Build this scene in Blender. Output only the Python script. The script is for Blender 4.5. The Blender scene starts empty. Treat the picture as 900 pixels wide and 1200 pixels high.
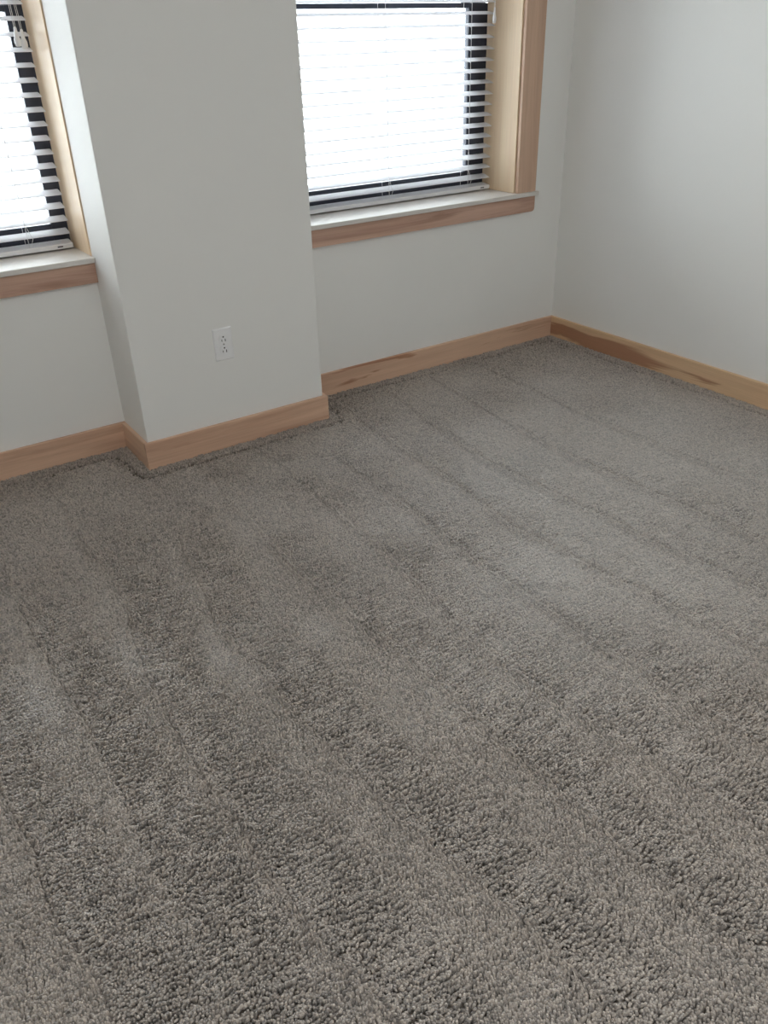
import bpy, bmesh, math, random
import numpy as np
from mathutils import Vector, Matrix

S = bpy.context.scene
C = S.collection

# ------------------------------------------------------------ camera
cam_d = bpy.data.cameras.new('camera')
cam_d.sensor_fit = 'HORIZONTAL'
cam_d.sensor_width = 36.0
cam_d.lens = 962.5 / 900 * 36.0
cam_d.clip_start = 0.05
cam = bpy.data.objects.new('camera', cam_d)
C.objects.link(cam)
r = Vector((0.82412522, -0.56585523, -0.02500956))
u = Vector((0.30053867, 0.39943201, 0.86610079))
f = Vector((0.48009804, 0.72129185, -0.49924337))
M4 = Matrix(((r.x, u.x, -f.x, -2.8984), (r.y, u.y, -f.y, -2.8232), (r.z, u.z, -f.z, 1.2865), (0, 0, 0, 1)))
cam.matrix_world = M4
S.camera = cam

# ------------------------------------------------------------ overcast sky
SKY = 11.8
FILL = 52.0             # emission of the added, unseen fill dome
w = bpy.data.worlds.new('overcast_sky')
S.world = w
w.use_nodes = True
bg = w.node_tree.nodes['Background']
bg.inputs[0].default_value = (0.90, 0.95, 1.0, 1)
bg.inputs[1].default_value = SKY

S.view_settings.view_transform = 'Standard'
S.view_settings.look = 'None'
S.view_settings.gamma = 1.0
S.view_settings.use_curve_mapping = False
S.view_settings.exposure = 0.0
S.cycles.max_bounces = 14
S.cycles.diffuse_bounces = 10
S.cycles.transparent_max_bounces = 16

# window layout shared by the light portals and the structure
HS = 0.6866            # sill top
HEAD = 2.05            # top of the openings
DL = 0.029             # the left recess is a little deeper
WIN = [dict(x0=-1.4276, x1=-0.2923, y=0.0), dict(x0=-3.27, x1=-2.139, y=DL)]
XL, YR, ZC = -4.3, -4.4, 2.6             # left wall, rear wall, ceiling
for k, W in enumerate(WIN):
    ld = bpy.data.lights.new('sky_portal', 'AREA')
    ld.shape = 'RECTANGLE'
    ld.size = W['x1'] - W['x0']
    ld.size_y = HEAD - HS
    ld.cycles.is_portal = True
    lo = bpy.data.objects.new('sky_portal', ld)
    C.objects.link(lo)
    lo.location = ((W['x0'] + W['x1']) / 2, W['y'] + 0.30, (HEAD + HS) / 2)
    lo.rotation_euler = (math.radians(-90), 0, 0)  # faces into the room (-Y)


# ------------------------------------------------------------ helpers
def tag(o, label=None, cat=None, group=None, kind=None):
    if label: o['label'] = label
    if cat: o['category'] = cat
    if group: o['group'] = group
    if kind: o['kind'] = kind
    return o


def empty(name, loc=(0, 0, 0)):
    o = bpy.data.objects.new(name, None)
    o.location = loc
    C.objects.link(o)
    return o


def obj(name, bm, mat, parent=None, smooth=False):
    me = bpy.data.meshes.new(name)
    bmesh.ops.recalc_face_normals(bm, faces=bm.faces)
    bm.to_mesh(me)
    bm.free()
    me.materials.append(mat)
    if smooth:
        me.polygons.foreach_set('use_smooth', [True] * len(me.polygons))
    o = bpy.data.objects.new(name, me)
    C.objects.link(o)
    if parent:
        o.parent = parent
        o.matrix_parent_inverse = Matrix.Identity(4)
        # geometry is given in world space: bring it into the parent's space
        p = parent
        off = Vector((0, 0, 0))
        while p:
            off += p.location
            p = p.parent
        o.location = -off
    return o


def box(bm, a, b, bevel=0.0, seg=2):
    (x0, y0, z0), (x1, y1, z1) = a, b
    ret = bmesh.ops.create_cube(bm, size=1.0)
    vs = ret['verts']
    for v in vs:
        v.co = Vector(((x0 + x1) / 2 + v.co.x * (x1 - x0), (y0 + y1) / 2 + v.co.y * (y1 - y0), (z0 + z1) / 2 + v.co.z * (z1 - z0)))
    if bevel:
        es = list({e for v in vs for e in v.link_edges})
        bmesh.ops.bevel(bm, geom=es, offset=bevel, segments=seg, profile=0.5, affect='EDGES')
    return vs


def bx(name, a, b, mat, parent=None, bevel=0.0, seg=2):
    bm = bmesh.new()
    box(bm, a, b, bevel, seg)
    return obj(name, bm, mat, parent)


def cyl(bm, a, b, rad, n=8, rad2=None):
    a, b = Vector(a), Vector(b)
    d = b - a
    M = Matrix.Translation((a + b) / 2) @ d.to_track_quat('Z', 'Y').to_matrix().to_4x4()
    bmesh.ops.create_cone(bm, cap_ends=True, segments=n, radius1=rad, radius2=rad if rad2 is None else rad2, depth=d.length, matrix=M)


def lathe(bm, prof, loc, n=14):
    rings = []
    for rr, z in prof:
        rings.append([bm.verts.new((loc[0] + rr * math.cos(2 * math.pi * k / n), loc[1] + rr * math.sin(2 * math.pi * k / n), loc[2] + z)) for k in range(n)])
    for i in range(len(rings) - 1):
        for k in range(n):
            bm.faces.new((rings[i][k], rings[i][(k + 1) % n], rings[i + 1][(k + 1) % n], rings[i + 1][k]))
    bm.faces.new(rings[0][::-1])
    bm.faces.new(rings[-1])


# ------------------------------------------------------------ materials
def mat(name):
    m = bpy.data.materials.new(name)
    m.use_nodes = True
    nt = m.node_tree
    b = nt.nodes['Principled BSDF']
    return m, nt, b, nt.nodes.new, nt.links.new


def plain(name, col, rough=0.5, spec=0.5, metal=0.0):
    m, nt, b, N, L = mat(name)
    no = N('ShaderNodeTexNoise')
    no.inputs['Scale'].default_value = 40
    no.inputs['Detail'].default_value = 4
    tc = N('ShaderNodeTexCoord')
    L(tc.outputs['Object'], no.inputs['Vector'])
    mr = N('ShaderNodeMapRange')
    mr.inputs['To Min'].default_value = 0.96
    mr.inputs['To Max'].default_value = 1.03
    L(no.outputs[0], mr.inputs['Value'])
    vm = N('ShaderNodeVectorMath'); vm.operation = 'SCALE'
    vm.inputs[0].default_value = col
    L(mr.outputs[0], vm.inputs['Scale'])
    L(vm.outputs[0], b.inputs['Base Color'])
    b.inputs['Roughness'].default_value = rough
    b.inputs['Specular IOR Level'].default_value = spec
    b.inputs['Metallic'].default_value = metal
    return m


def paint(name, col):
    m, nt, b, N, L = mat(name)
    tc = N('ShaderNodeTexCoord')
    n1 = N('ShaderNodeTexNoise'); n1.inputs['Scale'].default_value = 1.3; n1.inputs['Detail'].default_value = 3
    n2 = N('ShaderNodeTexNoise'); n2.inputs['Scale'].default_value = 140; n2.inputs['Detail'].default_value = 3
    L(tc.outputs['Object'], n1.inputs['Vector']); L(tc.outputs['Object'], n2.inputs['Vector'])
    mr = N('ShaderNodeMapRange')
    mr.inputs['To Min'].default_value = 0.975; mr.inputs['To Max'].default_value = 1.02
    L(n1.outputs[0], mr.inputs['Value'])
    vm = N('ShaderNodeVectorMath'); vm.operation = 'SCALE'
    vm.inputs[0].default_value = col
    L(mr.outputs[0], vm.inputs['Scale'])
    L(vm.outputs[0], b.inputs['Base Color'])
    bp = N('ShaderNodeBump'); bp.inputs['Strength'].default_value = 0.05; bp.inputs['Distance'].default_value = 0.002
    L(n2.outputs[0], bp.inputs['Height']); L(bp.outputs[0], b.inputs['Normal'])
    b.inputs['Roughness'].default_value = 0.62
    b.inputs['Specular IOR Level'].default_value = 0.3
    return m


def wood(name, axis, seed, pale=(0.76, 0.52, 0.37), mid=(0.64, 0.41, 0.29), heart=(0.40, 0.19, 0.11), heart_lo=0.60, heart_hi=0.68, spot=None):
    """grain runs along axis 0/1/2; spot=(centre xyz, half length) puts a patch of red heartwood there"""
    m, nt, b, N, L = mat(name)
    tc = N('ShaderNodeTexCoord')
    mp = N('ShaderNodeMapping')
    sc = [14.0, 14.0, 14.0]; sc[axis] = 0.9
    mp.inputs['Scale'].default_value = sc
    mp.inputs['Location'].default_value = (seed * 3.7, seed * 1.9, seed * 5.3)
    L(tc.outputs['Object'], mp.inputs['Vector'])
    # broad figure
    n1 = N('ShaderNodeTexNoise'); n1.inputs['Scale'].default_value = 1.4; n1.inputs['Detail'].default_value = 5
    n1.inputs['Distortion'].default_value = 0.7
    L(mp.outputs[0], n1.inputs['Vector'])
    cr = N('ShaderNodeValToRGB')
    e = cr.color_ramp.elements
    e[0].position = 0.32; e[0].color = (*mid, 1)
    e[1].position = 0.62; e[1].color = (*pale, 1)
    L(n1.outputs[0], cr.inputs[0])
    # fine grain
    mp2 = N('ShaderNodeMapping')
    s2 = [260.0] * 3; s2[axis] = 5.0
    mp2.inputs['Scale'].default_value = s2
    L(tc.outputs['Object'], mp2.inputs['Vector'])
    n2 = N('ShaderNodeTexNoise'); n2.inputs['Scale'].default_value = 1.0; n2.inputs['Detail'].default_value = 4
    L(mp2.outputs[0], n2.inputs['Vector'])
    mr = N('ShaderNodeMapRange'); mr.inputs['To Min'].default_value = 0.86; mr.inputs['To Max'].default_value = 1.10
    L(n2.outputs[0], mr.inputs['Value'])
    # heartwood streaks
    mp3 = N('ShaderNodeMapping')
    s3 = [16.0] * 3; s3[axis] = 1.3
    mp3.inputs['Scale'].default_value = s3
    mp3.inputs['Location'].default_value = (seed * 7.1 + 3, seed * 2.3, seed * 4.9)
    L(tc.outputs['Object'], mp3.inputs['Vector'])
    n3 = N('ShaderNodeTexNoise'); n3.inputs['Scale'].default_value = 1.0; n3.inputs['Detail'].default_value = 4
    n3.inputs['Distortion'].default_value = 1.1
    L(mp3.outputs[0], n3.inputs['Vector'])
    src = n3.outputs[0]
    if spot:
        cen, hl = spot
        mp4 = N('ShaderNodeMapping'); mp4.vector_type = 'POINT'
        k = [1 / 0.055] * 3; k[axis] = 1 / hl
        mp4.inputs['Scale'].default_value = k
        mp4.inputs['Location'].default_value = [-c * s for c, s in zip(cen, k)]
        L(tc.outputs['Object'], mp4.inputs['Vector'])
        ln = N('ShaderNodeVectorMath'); ln.operation = 'LENGTH'
        L(mp4.outputs[0], ln.inputs[0])
        m1 = N('ShaderNodeMapRange'); m1.inputs['From Min'].default_value = 0.2; m1.inputs['From Max'].default_value = 1.2
        m1.inputs['To Min'].default_value = 0.28; m1.inputs['To Max'].default_value = -0.02
        L(ln.outputs['Value'], m1.inputs['Value'])
        ad = N('ShaderNodeMath'); ad.operation = 'ADD'
        L(n3.outputs[0], ad.inputs[0]); L(m1.outputs[0], ad.inputs[1])
        src = ad.outputs[0]
    cr2 = N('ShaderNodeValToRGB')
    e = cr2.color_ramp.elements
    e[0].position = heart_lo; e[0].color = (0, 0, 0, 1)
    e[1].position = heart_hi; e[1].color = (0.85, 0.85, 0.85, 1)
    L(src, cr2.inputs[0])
    mx = N('ShaderNodeMix'); mx.data_type = 'RGBA'
    mx.inputs[7].default_value = (*heart, 1)
    L(cr2.outputs[0], mx.inputs[0]); L(cr.outputs[0], mx.inputs[6])
    vm = N('ShaderNodeVectorMath'); vm.operation = 'SCALE'
    L(mx.outputs[2], vm.inputs[0]); L(mr.outputs[0], vm.inputs['Scale'])
    L(vm.outputs[0], b.inputs['Base Color'])
    b.inputs['Roughness'].default_value = 0.42
    b.inputs['Specular IOR Level'].default_value = 0.35
    bp = N('ShaderNodeBump'); bp.inputs['Strength'].default_value = 0.06; bp.inputs['Distance'].default_value = 0.001
    L(n2.outputs[0], bp.inputs['Height']); L(bp.outputs[0], b.inputs['Normal'])
    return m


M = {}
M['wall'] = paint('wall_paint', (0.865, 0.862, 0.84))
M['ceiling'] = paint('ceiling_paint', (0.90, 0.90, 0.89))
M['base_back'] = wood('wood_baseboard_back', 0, 1.0, heart_lo=0.60, heart_hi=0.66)
M['base_right'] = wood('wood_baseboard_right', 1, 2.0, pale=(0.76, 0.53, 0.33), mid=(0.68, 0.45, 0.28), heart_lo=0.62, heart_hi=0.70, spot=((-0.01, -0.12, 0.04), 0.55))
M['base_pillar'] = wood('wood_baseboard_pillar', 0, 3.4, heart=(0.50, 0.28, 0.19), heart_lo=0.55, heart_hi=0.75)
M['base_pillar_side'] = wood('wood_baseboard_pillar_side', 1, 4.0, heart_lo=0.72, heart_hi=0.80)
M['casing'] = wood('wood_casing', 2, 5.3, pale=(0.68, 0.47, 0.34), mid=(0.55, 0.36, 0.26), heart_lo=0.62, heart_hi=0.74)
M['jamb'] = wood('wood_jamb', 2, 6.1, pale=(0.84, 0.66, 0.46), mid=(0.78, 0.58, 0.39), heart_lo=0.85, heart_hi=0.95)
M['head'] = wood('wood_head', 0, 6.9, pale=(0.84, 0.66, 0.46), mid=(0.78, 0.58, 0.39), heart_lo=0.85, heart_hi=0.95)
M['apron'] = wood('wood_apron', 0, 7.7, pale=(0.66, 0.44, 0.34), mid=(0.53, 0.33, 0.25), heart=(0.38, 0.22, 0.16), heart_lo=0.48, heart_hi=0.64)
M['sill'] = plain('sill_laminate', (0.72, 0.69, 0.65), 0.45)
M['sash'] = plain('sash_charcoal', (0.026, 0.031, 0.050), 0.45)
M['vinyl'] = plain('blind_vinyl', (0.80, 0.80, 0.82), 0.4)
def slat_vinyl():
    m = plain('slat_vinyl', (0.88, 0.88, 0.90), 0.4)
    nt = m.node_tree
    b, out = nt.nodes['Principled BSDF'], nt.nodes['Material Output']
    tl = nt.nodes.new('ShaderNodeBsdfTranslucent'); tl.inputs[0].default_value = (0.86, 0.86, 0.88, 1)
    mx = nt.nodes.new('ShaderNodeMixShader'); mx.inputs[0].default_value = 0.45
    nt.links.new(b.outputs[0], mx.inputs[1]); nt.links.new(tl.outputs[0], mx.inputs[2])
    nt.links.new(mx.outputs[0], out.inputs[0])
    return m


M['slat'] = slat_vinyl()
M['cord'] = plain('blind_cord', (0.80, 0.80, 0.80), 0.8)
M['plastic'] = plain('outlet_plastic', (0.90, 0.90, 0.91), 0.3)
M['dark'] = plain('slot_dark', (0.012, 0.012, 0.012), 0.6)
M['metal'] = plain('screw_metal', (0.55, 0.55, 0.55), 0.35, 0.5, 1.0)


def glass():
    m, nt, b, N, L = mat('window_glass')
    nt.nodes.remove(b)
    tr = N('ShaderNodeBsdfTransparent'); tr.inputs[0].default_value = (0.95, 0.97, 0.96, 1)
    gl = N('ShaderNodeBsdfGlossy'); gl.inputs['Roughness'].default_value = 0.02
    fr = N('ShaderNodeFresnel'); fr.inputs[0].default_value = 1.45
    mx = N('ShaderNodeMixShader')
    L(fr.outputs[0], mx.inputs[0]); L(tr.outputs[0], mx.inputs[1]); L(gl.outputs[0], mx.inputs[2])
    L(mx.outputs[0], nt.nodes['Material Output'].inputs[0])
    return m


M['glass'] = glass()

# ------------------------------------------------------------ the room
D, A, B = 0.2068, 2.1339, 1.4276         # pillar depth, left and right face
FZ = -0.012                              # carpet backing; pile tips come up to about 0
TH = 0.22


def struct(o, label, cat):
    return tag(o, label, cat, kind='structure')


def wall_with_hole(name, x0, x1, yf, hole, label):
    bm = bmesh.new()
    hx0, hx1 = hole
    zs = [FZ - 0.05, HS - 0.018, HEAD + 0.02, ZC]
    xs = [x0, hx0, hx1, x1]
    for i in range(3):
        for k in range(3):
            if (i == 1 and k == 1) or xs[i + 1] - xs[i] < 1e-4:
                continue
            box(bm, (xs[i], yf, zs[k]), (xs[i + 1], yf + TH, zs[k + 1]))
    bmesh.ops.remove_doubles(bm, verts=bm.verts, dist=1e-5)
    return struct(obj(name, bm, M['wall']), label, 'wall')


wall_with_hole('wall_back', -B - 0.02, TH, 0.0, (-B - 0.0199, WIN[0]['x1'] + 0.02), 'off-white painted wall around and below the window beside the room corner')
wall_with_hole('wall_recess', XL, -A + 0.02, DL, (WIN[1]['x0'] - 0.02, -A + 0.0199), 'off-white painted wall around and below the window left of the pillar')
bm = bmesh.new()
box(bm, (-A, -D, FZ - 0.05), (-B, DL + TH, ZC))
ed = [e for e in bm.edges if all(abs(v.co.y + D) < 1e-5 for v in e.verts) and abs(e.verts[0].co.z - e.verts[1].co.z) > 1]
bmesh.ops.bevel(bm, geom=ed, offset=0.004, segments=3, profile=0.5, affect='EDGES')
struct(obj('wall_pillar', bm, M['wall']), 'off-white painted pillar standing proud between the two windows', 'pillar')
struct(bx('wall_right', (0, YR - TH, FZ - 0.05), (TH, 0, ZC), M['wall']), 'plain off-white painted wall to the right of the room corner', 'wall')
struct(bx('wall_left', (XL - TH, YR - TH, FZ - 0.05), (XL, DL + TH, ZC), M['wall']), 'plain off-white painted wall closing the room on the left', 'wall')
struct(bx('wall_rear', (XL, YR - TH, FZ - 0.05), (0, YR, ZC), M['wall']), 'plain off-white painted wall behind the viewer', 'wall')
struct(bx('ceiling', (XL - TH, YR - TH, ZC), (TH, DL + TH, ZC + 0.15), M['ceiling']), 'flat white painted ceiling of the room', 'ceiling')


# carpet backing material: darker than the yarn, to deepen the shade between the tufts
def carpet_mats():
    m, nt, b, N, L = mat('carpet_yarn')
    at = N('ShaderNodeAttribute'); at.attribute_type = 'INSTANCER'; at.attribute_name = 'tint'
    cr = N('ShaderNodeValToRGB')
    e = cr.color_ramp.elements
    e[0].position = 0.0; e[0].color = (0.15, 0.125, 0.104, 1)
    e[1].position = 1.0; e[1].color = (0.53, 0.455, 0.392, 1)
    L(at.outputs['Fac'], cr.inputs[0])
    L(cr.outputs[0], b.inputs['Base Color'])
    b.inputs['Roughness'].default_value = 0.32
    b.inputs['Specular IOR Level'].default_value = 1.0
    # the gloss of the fibre ends follows the level of the pile more than the side of each tuft
    ge = N('ShaderNodeNewGeometry')
    mn = N('ShaderNodeMix'); mn.data_type = 'VECTOR'; mn.inputs[0].default_value = 0.80
    mn.inputs[5].default_value = (0, 0, 1)
    nn = N('ShaderNodeVectorMath'); nn.operation = 'NORMALIZE'
    L(ge.outputs['Normal'], mn.inputs[4]); L(mn.outputs[1], nn.inputs[0]); L(nn.outputs[0], b.inputs['Coat Normal'])
    ag = N('ShaderNodeAttribute'); ag.attribute_type = 'INSTANCER'; ag.attribute_name = 'gloss'
    L(ag.outputs['Fac'], b.inputs['Coat Weight'])
    b.inputs['Coat IOR'].default_value = 3.4
    b.inputs['Coat Roughness'].default_value = 0.56
    b.inputs['Sheen Weight'].default_value = 0.5
    b.inputs['Sheen Roughness'].default_value = 0.25
    b.inputs['Sheen Tint'].default_value = (0.88, 0.93, 1.0, 1)
    m2, nt, b, N, L = mat('carpet_backing')
    no = N('ShaderNodeTexNoise'); no.inputs['Scale'].default_value = 160; no.inputs['Detail'].default_value = 3
    tc = N('ShaderNodeTexCoord'); L(tc.outputs['Object'], no.inputs['Vector'])
    cr = N('ShaderNodeValToRGB')
    e = cr.color_ramp.elements
    e[0].position = 0.3; e[0].color = (0.10, 0.085, 0.07, 1)
    e[1].position = 0.7; e[1].color = (0.20, 0.17, 0.14, 1)
    L(no.outputs[0], cr.inputs[0]); L(cr.outputs[0], b.inputs['Base Color'])
    b.inputs['Roughness'].default_value = 0.9
    return m, m2


M['yarn'], M['backing'] = carpet_mats()
struct(bx('floor', (XL - TH, YR - TH, FZ - 0.15), (TH, DL + TH, FZ), M['backing']), 'taupe carpet backing of the whole room floor', 'floor')

# ------------------------------------------------------------ baseboards
BH, BT = 0.0937, 0.015


def baseboard(name, a, b, m, label):
    bm = bmesh.new()
    box(bm, a, b)
    top = [e for e in bm.edges if all(abs(v.co.z - BH) < 1e-6 for v in e.verts)]
    bmesh.ops.bevel(bm, geom=top, offset=0.003, segments=2, profile=0.5, affect='EDGES')
    return struct(obj(name, bm, m), label, 'baseboard')


baseboard('baseboard_back', (-B, -BT, FZ), (0, 0, BH), M['base_back'], 'wooden baseboard with a dark wavy streak below the right window')
baseboard('baseboard_right', (-BT, YR, FZ), (0, -BT, BH), M['base_right'], 'pale wooden baseboard with red heartwood at the corner, along the right wall')
baseboard('baseboard_pillar_front', (-A - BT, -D - BT, FZ), (-B + BT, -D, BH), M['base_pillar'], 'pinkish wooden baseboard across the front of the pillar')
baseboard('baseboard_pillar_left', (-A - BT, -D, FZ), (-A, DL - BT, BH), M['base_pillar_side'], 'short wooden baseboard on the left side of the pillar')
baseboard('baseboard_pillar_right', (-B, -D, FZ), (-B + BT, -BT, BH), M['base_pillar_side'], 'short wooden baseboard on the hidden right side of the pillar')
baseboard('baseboard_recess', (XL, DL - BT, FZ), (-A, DL, BH), M['base_pillar'], 'wooden baseboard below the left window')
baseboard('baseboard_left', (XL, YR, FZ), (XL + BT, DL - BT, BH), M['base_right'], 'wooden baseboard along the left wall')


# ------------------------------------------------------------ windows
def window(n, W, stile, casing_right, casing_left, label):
    x0, x1, y = W['x0'], W['x1'], W['y']
    t = empty('window_%d' % n, ((x0 + x1) / 2, y, HS))
    struct(t, label, 'window')
    yb = y + 0.212                        # where the jamb meets the window unit
    j0 = y - 0.001
    bx('jamb', (x1, j0, HS), (x1 + 0.0195, yb, HEAD + 0.019), M['jamb'], t, 0.001, 1)
    bx('jamb', (x0 - 0.0195, j0, HS), (x0, yb, HEAD + 0.019), M['jamb'], t, 0.001, 1)
    bx('head_jamb', (x0, j0, HEAD), (x1, yb, HEAD + 0.019), M['head'], t, 0.001, 1)
    # stool (sill board) and apron
    ex = 0.1128 + 0.012
    sx1 = x1 + ex if casing_right else x1 + 0.0045
    sx0 = x0 - ex if casing_left else x0 - 0.0045 + 0.006
    bm = bmesh.new()
    box(bm, (sx0, y - 0.0313, HS - 0.0175), (sx1, y - 0.0002, HS))
    es = [e for e in bm.edges if all(abs(v.co.y - (y - 0.0313)) < 1e-5 for v in e.verts)]
    bmesh.ops.bevel(bm, geom=es, offset=0.0025, segments=2, profile=0.5, affect='EDGES')
    box(bm, (x0, y - 0.0002, HS - 0.0175), (x1, yb, HS))
    obj('sill', bm, M['sill'], t)
    ax1 = sx1 - 0.012 if casing_right else -A - 0.0006
    ax0 = sx0 + 0.012 if casing_left else sx0
    bm = bmesh.new()
    vs = box(bm, (ax0, y - 0.018, 0.6028), (ax1, y, HS - 0.0176))
    es = []
    for e in bm.edges:
        c = (e.verts[0].co + e.verts[1].co) / 2
        if abs(e.verts[0].co.y - e.verts[1].co.y) > 0.01 and c.z < 0.61:
            if (casing_right and c.x > (x0 + x1) / 2) or (casing_left and c.x < (x0 + x1) / 2):
                es.append(e)
    bmesh.ops.bevel(bm, geom=es, offset=0.014, segments=5, profile=0.5, affect='EDGES')
    obj('apron', bm, M['apron'], t)
    # casing, 6 mm back from the jamb face, with a shadow joint
    rv = 0.006
    cw = 0.1128 - rv
    hx0 = x0 - rv - cw if casing_left else x0
    hx1 = x1 + rv + cw if casing_right else x1
    if casing_right:
        bx('casing', (x1 + rv, y - 0.0195, HS), (x1 + rv + cw, y - 0.0025, HEAD + rv), M['casing'], t, 0.002)
    if casing_left:
        bx('casing', (x0 - rv - cw, y - 0.0195, HS), (x0 - rv, y - 0.0025, HEAD + rv), M['casing'], t, 0.002)
    bx('head_casing', (hx0, y - 0.0195, HEAD + rv), (hx1, y - 0.0025, HEAD + rv + cw), M['apron'], t, 0.002)
    # window unit: two charcoal sashes, each with stiles, rails and a pane
    zm = 1.395
    for (za, zb, yo) in ((HS - 0.015, zm + 0.009, 0.0), (zm - 0.009, HEAD + 0.015, 0.028)):
        low = za < 1
        s = empty('sash', (0, 0, 0))
        s.parent = t
        s.location = Vector(((x0 + x1) / 2, yb + yo, za)) - t.location
        ya, yc = yb + yo, yb + yo + 0.028
        b0 = za + (0.094 if low else 0.018)
        b1 = zb - (0.018 if low else 0.05)
        bx('stile', (x0 - 0.015, ya, za), (x0 + stile, yc, zb), M['sash'], s, 0.002)
        bx('stile', (x1 - stile, ya, za), (x1 + 0.015, yc, zb), M['sash'], s, 0.002)
        bx('rail', (x0 + stile, ya, za), (x1 - stile, yc, b0), M['sash'], s, 0.002)
        bx('rail', (x0 + stile, ya, b1), (x1 - stile, yc, zb), M['sash'], s, 0.002)
        bx('pane', (x0 + stile - 0.004, ya + 0.012, b0 - 0.004), (x1 - stile + 0.004, ya + 0.015, b1 + 0.004), M['glass'], s)
    return t


window(1, WIN[0], 0.098, True, False, 'double-hung dark-framed window with wood casing and pale sill, between pillar and corner')
window(2, WIN[1], 0.052, False, True, 'double-hung dark-framed window with pale sill, cut by the left edge of the photo')


# ------------------------------------------------------------ blinds
PITCH, Z0, TILT = 0.0415, 1.3675, math.radians(-14)


def blind(W, label, ladders, tassels):
    x0, x1 = W['x0'] + 0.011, W['x1'] - 0.011
    yc = W['y'] + 0.172
    t = empty('window_blind', ((x0 + x1) / 2, yc, HS + 0.004))
    tag(t, label, 'blind', 'white horizontal slat blinds')
    # one slat, slightly crowned, shared by all
    bm = bmesh.new()
    hw, th, n = 0.025, 0.0027, 6
    rows = []
    for xx in (x0, x1):
        top, bot = [], []
        for i in range(n + 1):
            s = -1 + 2 * i / n
            z = 0.0018 * (1 - s * s)
            edge = th / 2 * (0.45 if abs(s) == 1 else 1)
            top.append(bm.verts.new((xx, s * hw, z + edge)))
            bot.append(bm.verts.new((xx, s * hw, z - edge)))
        rows.append(top + bot[::-1])
    k = len(rows[0])
    for i in range(k):
        bm.faces.new((rows[0][i], rows[0][(i + 1) % k], rows[1][(i + 1) % k], rows[1][i]))
    bm.faces.new(rows[0]); bm.faces.new(rows[1][::-1])
    first = obj('slat', bm, M['slat'], t)
    zs = []
    kk = 14
    while Z0 + (14 - kk) * PITCH + 0 < 10 and len(zs) < 60:
        z = Z0 - kk * PITCH
        if z > HEAD - 0.075:
            break
        zs.append(z); kk -= 1
    zs = [Z0 - 15 * PITCH] + zs
    rnd = random.Random(int(abs(x0) * 100))
    for i, z in enumerate(zs):
        o = first if i == 0 else first.copy()
        if i:
            C.objects.link(o)
        o.location = Vector((rnd.uniform(-0.002, 0.002), yc, z)) - t.location
        o.location.x -= 0
        o.location.x = -t.location.x + rnd.uniform(-0.002, 0.002)
        o.rotation_euler = (TILT * -1 + rnd.uniform(-0.015, 0.015), 0, 0)
    # bottom rail
    zr = HS + 0.017
    bm = bmesh.new()
    box(bm, (x0, -0.0255, -0.0085), (x1, 0.0255, 0.0085), 0.003, 2)
    rail = obj('bottom_rail', bm, M['vinyl'], t)
    rail.location = Vector((0, yc, zr)) - t.location
    rail.rotation_euler = (math.radians(8), 0, 0)
    bm = bmesh.new()
    box(bm, (x1 - 0.052, -0.0268, -0.0015), (x1 - 0.034, -0.0254, 0.0025))
    o = obj('badge', bm, M['sash'], rail); o.location = (0, 0, 0)
    bm = bmesh.new()
    box(bm, (x1 - 0.0005, -0.024, -0.0075), (x1 + 0.0015, 0.024, 0.0075), 0.0006, 1)
    o = obj('end_cap', bm, M['vinyl'], rail); o.location = (0, 0, 0)
    # head rail with valance
    bx('headrail', (x0, yc - 0.026, HEAD - 0.048), (x1, yc + 0.028, HEAD - 0.001), M['vinyl'], t, 0.002)
    bx('valance', (x0 - 0.006, yc - 0.040, HEAD - 0.072), (x1 + 0.006, yc - 0.030, HEAD - 0.001), M['vinyl'], t, 0.002)
    # ladders and lift cords
    ct, st = math.cos(TILT), math.sin(-TILT)
    for lx in ladders:
        bm = bmesh.new()
        yf, yk = yc - 0.0255 * ct, yc + 0.0255 * ct
        cyl(bm, (lx, yf - 0.001, zr + 0.002), (lx, yf - 0.001, HEAD - 0.05), 0.0009, 6)
        cyl(bm, (lx, yk + 0.001, zr + 0.010), (lx, yk + 0.001, HEAD - 0.05), 0.0009, 6)
        for z in zs:
            cyl(bm, (lx, yf, z - 0.0255 * st - 0.003), (lx, yk, z + 0.0255 * st - 0.003), 0.0007, 5)
        # loose tail looped round the last slats
        z1 = zs[0]
        cyl(bm, (lx + 0.001, yf - 0.003, zs[1] - 0.004), (lx + 0.016, yf - 0.004, z1 - 0.008), 0.0009, 5)
        cyl(bm, (lx + 0.016, yf - 0.004, z1 - 0.008), (lx + 0.003, yf - 0.004, zr + 0.004), 0.0009, 5)
        obj('ladder_cord', bm, M['cord'], t)
    # pull cords with tassels
    for (tx, ty, zt, h, rad, tx2) in tassels:
        bm = bmesh.new()
        cyl(bm, (tx - 0.002, ty, zt - 0.004), (tx2 - 0.008, ty + 0.003, HEAD - 0.06), 0.0008, 6)
        cyl(bm, (tx + 0.002, ty, zt - 0.004), (tx2 + 0.003, ty + 0.003, HEAD - 0.06), 0.0008, 6)
        obj('pull_cord', bm, M['cord'], t)
        bm = bmesh.new()
        prof = [(rad * 0.55, -h), (rad * 0.85, -h * 0.96), (rad, -h * 0.80), (rad * 0.95, -h * 0.62), (rad * 0.62, -h * 0.45), (rad * 0.52, -h * 0.2), (rad * 0.42, -h * 0.04), (rad * 0.22, 0)]
        lathe(bm, prof, (tx, ty, zt))
        obj('tassel', bm, M['plastic'], t, smooth=True)
    return t


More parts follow.
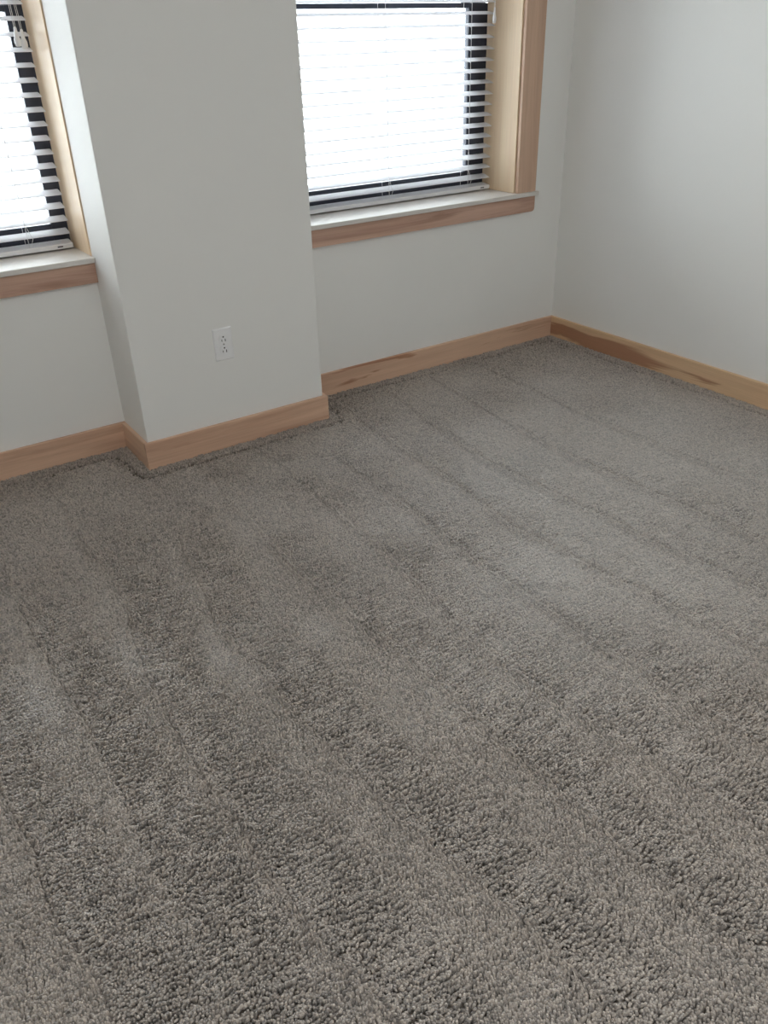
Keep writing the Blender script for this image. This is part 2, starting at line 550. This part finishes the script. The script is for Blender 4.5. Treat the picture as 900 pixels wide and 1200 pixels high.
blind(WIN[0], 'white horizontal slat blind with slim tassel in the window beside the room corner',
      (-0.430, -0.850, -1.270), [(-0.335, WIN[0]['y'] + 0.118, 1.385, 0.056, 0.0075, -0.331)])
blind(WIN[1], 'white horizontal slat blind with paired tassels in the window left of the pillar',
      (-2.292, -2.705, -3.117), [(-2.195, DL + 0.118, 1.345, 0.052, 0.010, -2.208), (-2.178, DL + 0.116, 1.338, 0.052, 0.010, -2.208)])


# ------------------------------------------------------------ outlet
def outlet():
    xa, za, W_, H_ = -1.8451, 0.3221, 0.0699, 0.1143
    cx, cz = xa + W_ / 2, za + H_ / 2
    y = -D
    t = empty('wall_outlet', (cx, y, cz))
    tag(t, 'white duplex wall outlet with faceplate on the pillar front', 'outlet')
    bm = bmesh.new()
    box(bm, (xa, y - 0.006, za), (xa + W_, y, za + H_))
    es = [e for e in bm.edges if all(abs(v.co.y - (y - 0.006)) < 1e-6 for v in e.verts)]
    bmesh.ops.bevel(bm, geom=es, offset=0.0055, segments=3, profile=0.5, affect='EDGES')
    obj('faceplate', bm, M['plastic'], t)
    for s in (1, -1):
        zc = cz + s * 0.0195
        bm = bmesh.new()
        ring = []
        for k in range(28):
            a = 2 * math.pi * k / 28
            x_, z_ = 0.0172 * math.cos(a), 0.0172 * math.sin(a)
            z_ = max(-0.0142, min(0.0142, z_))
            ring.append((x_, z_))
        f0 = [bm.verts.new((cx + a, y - 0.0055, zc + b)) for a, b in ring]
        f1 = [bm.verts.new((cx + a * 0.97, y - 0.0082, zc + b * 0.97)) for a, b in ring]
        for k in range(28):
            bm.faces.new((f0[k], f0[(k + 1) % 28], f1[(k + 1) % 28], f1[k]))
        bm.faces.new(f1)
        rc = obj('receptacle', bm, M['plastic'], t)
        off = 0.0
        # ground hole uppermost, two blade slots below it
        for (dx, w_, h_) in ((-0.0064, 0.0022, 0.0078), (0.0064, 0.0026, 0.0092)):
            o = bx('slot', (cx + dx - w_ / 2, y - 0.0086, zc - 0.0050 - h_ / 2), (cx + dx + w_ / 2, y - 0.0080, zc - 0.0050 + h_ / 2), M['dark'], rc)
            o.location = (0, 0, 0)
        bm = bmesh.new()
        cyl(bm, (cx, y - 0.0080, zc + 0.0070), (cx, y - 0.0086, zc + 0.0070), 0.0028, 12)
        o = obj('ground_hole', bm, M['dark'], rc); o.location = (0, 0, 0)
    bm = bmesh.new()
    cyl(bm, (cx, y - 0.0055, cz), (cx, y - 0.0072, cz), 0.0032, 14)
    sc = obj('screw', bm, M['metal'], t)
    o = bx('screw_slot', (cx - 0.0026, y - 0.0075, cz - 0.0004), (cx + 0.0026, y - 0.0071, cz + 0.0004), M['dark'], sc)
    o.location = (0, 0, 0)


outlet()


# ------------------------------------------------------------ added ceiling fill light, out of view, to brighten the walls
def ceiling_fill(x, y):
    t = empty('ceiling_fill', (x, y, ZC))
    tag(t, 'added round fill light on the ceiling, out of view', 'fill light')
    bm = bmesh.new()
    lathe(bm, [(0.20, 0.0), (0.205, -0.006), (0.205, -0.022), (0.195, -0.028), (0.14, -0.028)], (x, y, ZC), 40)
    obj('fill_base', bm, M['metal'], t, smooth=False)
    m, nt, b, N, L = mat('fill_glass')
    b.inputs['Base Color'].default_value = (0.85, 0.84, 0.80, 1)
    b.inputs['Emission Color'].default_value = (0.98, 0.99, 1.0, 1)
    b.inputs['Emission Strength'].default_value = FILL
    bm = bmesh.new()
    prof = [(0.19 * math.cos(a), -0.026 - 0.085 * math.sin(a)) for a in [math.radians(k) for k in (0, 12, 25, 38, 50, 62, 74, 86)]]
    lathe(bm, prof, (x, y, ZC), 40)
    obj('fill_dome', bm, m, t, smooth=True)


ceiling_fill(-2.4, -3.3)


# ------------------------------------------------------------ carpet pile
def vnoise(x, y, s, seed):
    """smooth value noise in -1..1"""
    g = np.random.default_rng(seed).uniform(-1, 1, (256, 256))
    fx, fy = x / s, y / s
    ix, iy = np.floor(fx).astype(int), np.floor(fy).astype(int)
    tx, ty = fx - ix, fy - iy
    tx, ty = tx * tx * (3 - 2 * tx), ty * ty * (3 - 2 * ty)
    G = lambda a, b: g[a % 256, b % 256]
    return (G(ix, iy) * (1 - tx) + G(ix + 1, iy) * tx) * (1 - ty) + (G(ix, iy + 1) * (1 - tx) + G(ix + 1, iy + 1) * tx) * ty


# seams left by the vacuum cleaner: x along y
TRACKS = [
    [(-3.20, -0.4), (-3.22, -1.6), (-3.18, -3.2)],
    [(-2.93, -0.9), (-2.912, -1.43), (-2.899, -1.65), (-2.871, -1.99), (-2.86, -3.2)],
    [(-2.69, -0.25), (-2.70, -0.44), (-2.729, -0.92), (-2.729, -1.2), (-2.72, -1.35)],
    [(-2.47, -0.10), (-2.488, -0.87), (-2.561, -1.45), (-2.557, -1.86), (-2.529, -2.18), (-2.50, -3.2)],
    [(-2.25, -0.75), (-2.331, -1.22), (-2.311, -1.76), (-2.259, -2.17), (-2.235, -2.42), (-2.2, -3.2)],
    [(-1.99, -0.30), (-2.061, -1.08), (-2.021, -1.53), (-2.003, -1.93), (-2.006, -2.29), (-1.985, -2.5), (-1.96, -3.2)],
    [(-1.76, -0.30), (-1.795, -1.11), (-1.854, -1.65), (-1.813, -2.04), (-1.755, -2.36), (-1.70, -3.2)],
    [(-1.56, -0.5), (-1.597, -1.01), (-1.62, -1.51), (-1.614, -1.86), (-1.56, -2.4), (-1.5, -3.2)],
    [(-1.31, -0.05), (-1.37, -0.9), (-1.412, -1.28), (-1.372, -1.65), (-1.324, -2.07), (-1.28, -3.2)],
    [(-1.06, -0.08), (-1.19, -0.87), (-1.15, -1.5), (-1.08, -2.2), (-1.0, -3.2)],
    [(-0.82, -0.08), (-0.93, -0.9), (-0.90, -1.6), (-0.80, -3.2)],
    [(-0.56, -0.08), (-0.62, -1.0), (-0.55, -3.2)],
]

# patches brushed upright: x, y, half width, half length
CALM = [(-1.68, -1.22, 0.07, 0.20), (-1.68, -1.52, 0.06, 0.16), (-2.12, -1.34, 0.08, 0.16), (-2.36, -1.32, 0.07, 0.15), (-2.80, -1.20, 0.10, 0.2), (-2.53, -1.2, 0.06, 0.2)]


def pile():
    rng = np.random.default_rng(11)
    sp = 0.0042
    xs = np.arange(-3.75, -BT, sp)
    ys = np.arange(-3.05, DL - BT, sp)
    X, Y = np.meshgrid(xs, ys)
    X = X + (np.arange(len(ys)) % 2 * sp / 2)[:, None]
    X = X.ravel() + rng.uniform(-1, 1, X.size) * sp * 0.38
    Y = Y.ravel() + rng.uniform(-1, 1, Y.size) * sp * 0.38
    # keep clear of walls and pillar
    inside = (X < -BT - 0.002) & (Y < np.where(X < -A, DL, 0) - BT - 0.002)
    inside &= ~((X > -A - BT - 0.002) & (X < -B + BT + 0.002) & (Y > -D - BT - 0.002))
    X, Y = X[inside], Y[inside]
    # distance to the nearest wall
    dx = np.clip(np.maximum(-A - BT - X, X - (-B + BT)), 0, None)
    dy = np.clip(-D - BT - Y, 0, None)
    dp = np.hypot(dx, dy)
    dw = np.minimum(np.minimum(-BT - X, np.where(X < -A, DL, 0) - BT - Y), dp)

    wob = vnoise(X, Y, 0.16, 3) * 0.009 + vnoise(X, Y, 0.05, 4) * 0.004
    band = np.full(X.size, 9.0)           # distance to the right of the nearest seam on the left
    near = np.full(X.size, 9.0)           # signed distance to the nearest seam
    amp = np.zeros(X.size)
    for i, tr in enumerate(TRACKS):
        tr = sorted(tr, key=lambda p: p[1])
        ty = np.array([p[1] for p in tr]); tx = np.array([p[0] for p in tr])
        d = X + wob - np.interp(Y, ty, tx)
        on = (Y > ty[0] - 0.02) & (Y < ty[-1] + 0.02)
        near = np.where(on & (np.abs(d) < np.abs(near)), d, near)
        band = np.where((d >= 0) & (d < band), d, band)
    calm0 = np.clip(1.5 - np.hypot((X + 0.95) / 0.90, (Y + 1.15) / 0.75), 0, 1)
    # dark, ruffled half of each pass and smooth half
    wid = 0.125 + 0.03 * vnoise(X, Y, 0.5, 5)
    dark = 1 / (1 + np.exp((band - wid) / 0.012))
    far = np.clip((Y + 1.15 + 0.35 * vnoise(X, Y, 0.45, 6)) / 0.5, 0, 1)       # towards the window the passes are muddled
    dark = dark * (1 - 0.75 * far) + far * 0.5 * (vnoise(X, Y, 0.13, 7) > 0.15)
    sw = 0.007 + 0.006 * (1 - far)
    seam = np.exp(-(near / sw) ** 2) * np.clip(0.95 + 0.5 * vnoise(X, Y, 0.03, 31), 0, 1.3)
    trough = np.exp(-((near - 0.022) / 0.011) ** 2) * (1 - 0.5 * far)
    edge = np.exp(-((dw - 0.052 - 0.010 * vnoise(X, Y, 0.08, 9)) / 0.016) ** 2)

    # areas where the pile stands straight, its cut tips level
    calm = np.clip(1.5 - np.hypot((X + 0.95) / 0.90, (Y + 1.15) / 0.75) + 0.35 * vnoise(X, Y, 0.25, 23), 0, 1)
    for (px_, py_, ra, rb) in CALM:
        calm = np.maximum(calm, 0.42 * np.clip(1.1 * (1.0 - np.hypot((X - px_) / ra, (Y - py_) / rb) + 0.3 * vnoise(X, Y, 0.06, 24)), 0, 1))
    calm = calm * (1 - 0.5 * trough)

    # ruffles: rows of clumped tufts across the pass
    ph = Y / 0.0155 + 1.0 * vnoise(X * 0.5, Y, 0.03, 8) + 0.35 * vnoise(X, Y, 0.02, 12) + X * 6
    ruff = (0.45 + 0.55 * dark) * (0.35 + 0.65 * np.clip(0.6 + 1.2 * vnoise(X, Y, 0.035, 21), 0, 1))
    ruff = ruff * (1 - 0.3 * calm)
    Y2 = Y + 0.0032 * ruff * np.sin(2 * math.pi * ph) * (dw > 0.01)
    X2 = X + 0.0016 * ruff * vnoise(X, Y, 0.011, 13) * (dw > 0.01)
    hmod = 1 + 0.26 * ruff * np.cos(2 * math.pi * ph) + (0.20 * vnoise(X, Y, 0.012, 14) + rng.normal(0, 0.04, X.size)) * (1 - 0.25 * calm)
    hmod += (0.60 + 0.15 * far) * seam - 0.30 * trough * (1 - 0.5 * calm0) - 0.60 * edge

    lean_y = np.where(True, 0.28 * (1 - dark) - 0.36 * dark, 0)               # + leans to the window
    lean_y += 0.22 * ruff * np.sin(2 * math.pi * ph) + 0.10 * vnoise(X, Y, 0.03, 15) + rng.normal(0, 0.10, X.size)
    lean_x = 0.12 * vnoise(X, Y, 0.07, 16) + rng.normal(0, 0.10, X.size) - 0.5 * trough + 0.25 * seam * np.sign(near)
    lean_y *= 1 - 0.8 * calm
    lean_x *= 1 - 0.6 * calm
    upright = 1 - 0.8 * np.clip(1 - dw / 0.04, 0, 1)
    lean_y -= 0.4 * edge
    lean_y *= upright; lean_x *= upright

    thin = (edge > 0.45) & (rng.uniform(0, 1, X.size) < 0.66)
    X2, Y2, X, Y, hmod, lean_x, lean_y, calm = [q[~thin] for q in (X2, Y2, X, Y, hmod, lean_x, lean_y, calm)]
    n = X.size
    L = 0.0125 * hmod
    me = bpy.data.meshes.new('carpet_pile')
    me.vertices.add(n)
    co = np.stack([X2, Y2, np.full(n, FZ) + L * 0.42], 1).astype(np.float32)
    me.vertices.foreach_set('co', co.ravel())

    def attr(nm, typ, key, arr):
        a = me.attributes.new(nm, typ, 'POINT')
        a.data.foreach_set(key, np.ascontiguousarray(arr, dtype=np.float32).ravel())
    attr('rot', 'FLOAT_VECTOR', 'vector', np.stack([-lean_y, lean_x, rng.uniform(-0.3, 0.3, n)], 1))
    rad = 0.0027 * (1 + rng.normal(0, 0.10, n)) * (1 + 0.24 * calm)
    attr('size', 'FLOAT_VECTOR', 'vector', np.stack([rad, rad, L * 0.56], 1))
    tint = np.clip(0.5 + 0.34 * rng.normal(0, 1, n) + 0.08 * vnoise(X, Y, 0.2, 18), 0, 1)
    attr('tint', 'FLOAT', 'value', tint)
    attr('gloss', 'FLOAT', 'value', 0.26 + 0.74 * calm)      # level, unruffled pile is glossier
    o = bpy.data.objects.new('carpet_pile', me)
    C.objects.link(o)
    tag(o, 'taupe cut-pile carpet with vacuum tracks covering the floor', 'carpet', kind='stuff')
    me.materials.append(M['yarn'])

    g = bpy.data.node_groups.new('pile_tufts', 'GeometryNodeTree')
    g.interface.new_socket('Geometry', in_out='INPUT', socket_type='NodeSocketGeometry')
    g.interface.new_socket('Geometry', in_out='OUTPUT', socket_type='NodeSocketGeometry')
    N, K = g.nodes.new, g.links.new
    gi, go = N('NodeGroupInput'), N('NodeGroupOutput')
    ico = N('GeometryNodeMeshIcoSphere'); ico.inputs['Radius'].default_value = 1.0; ico.inputs['Subdivisions'].default_value = 2
    sm = N('GeometryNodeSetShadeSmooth')
    ms = N('GeometryNodeSetMaterial'); ms.inputs['Material'].default_value = M['yarn']
    ip = N('GeometryNodeInstanceOnPoints')
    ar = N('GeometryNodeInputNamedAttribute'); ar.data_type = 'FLOAT_VECTOR'; ar.inputs['Name'].default_value = 'rot'
    az = N('GeometryNodeInputNamedAttribute'); az.data_type = 'FLOAT_VECTOR'; az.inputs['Name'].default_value = 'size'
    er = N('FunctionNodeEulerToRotation')
    # blunt the cut tip: flatter top than an ellipsoid
    sp_, po = N('GeometryNodeSetPosition'), N('GeometryNodeInputPosition')
    sx, cx = N('ShaderNodeSeparateXYZ'), N('ShaderNodeCombineXYZ')
    ab = N('ShaderNodeMath'); ab.operation = 'ABSOLUTE'
    pw = N('ShaderNodeMath'); pw.operation = 'POWER'; pw.inputs[1].default_value = 0.40
    sg = N('ShaderNodeMath'); sg.operation = 'SIGN'
    mu = N('ShaderNodeMath'); mu.operation = 'MULTIPLY'
    K(po.outputs[0], sx.inputs[0]); K(sx.outputs[2], ab.inputs[0]); K(ab.outputs[0], pw.inputs[0]); K(sx.outputs[2], sg.inputs[0])
    K(pw.outputs[0], mu.inputs[0]); K(sg.outputs[0], mu.inputs[1])
    K(sx.outputs[0], cx.inputs[0]); K(sx.outputs[1], cx.inputs[1]); K(mu.outputs[0], cx.inputs[2])
    K(ico.outputs['Mesh'], sp_.inputs['Geometry']); K(cx.outputs[0], sp_.inputs['Position'])
    K(sp_.outputs[0], sm.inputs['Geometry']); K(sm.outputs['Geometry'], ms.inputs['Geometry'])
    K(gi.outputs[0], ip.inputs['Points']); K(ms.outputs[0], ip.inputs['Instance'])
    K(ar.outputs['Attribute'], er.inputs[0]); K(er.outputs[0], ip.inputs['Rotation'])
    K(az.outputs['Attribute'], ip.inputs['Scale'])
    K(ip.outputs[0], go.inputs[0])
    mod = o.modifiers.new('pile', 'NODES')
    mod.node_group = g
    print('tufts', n)


pile()
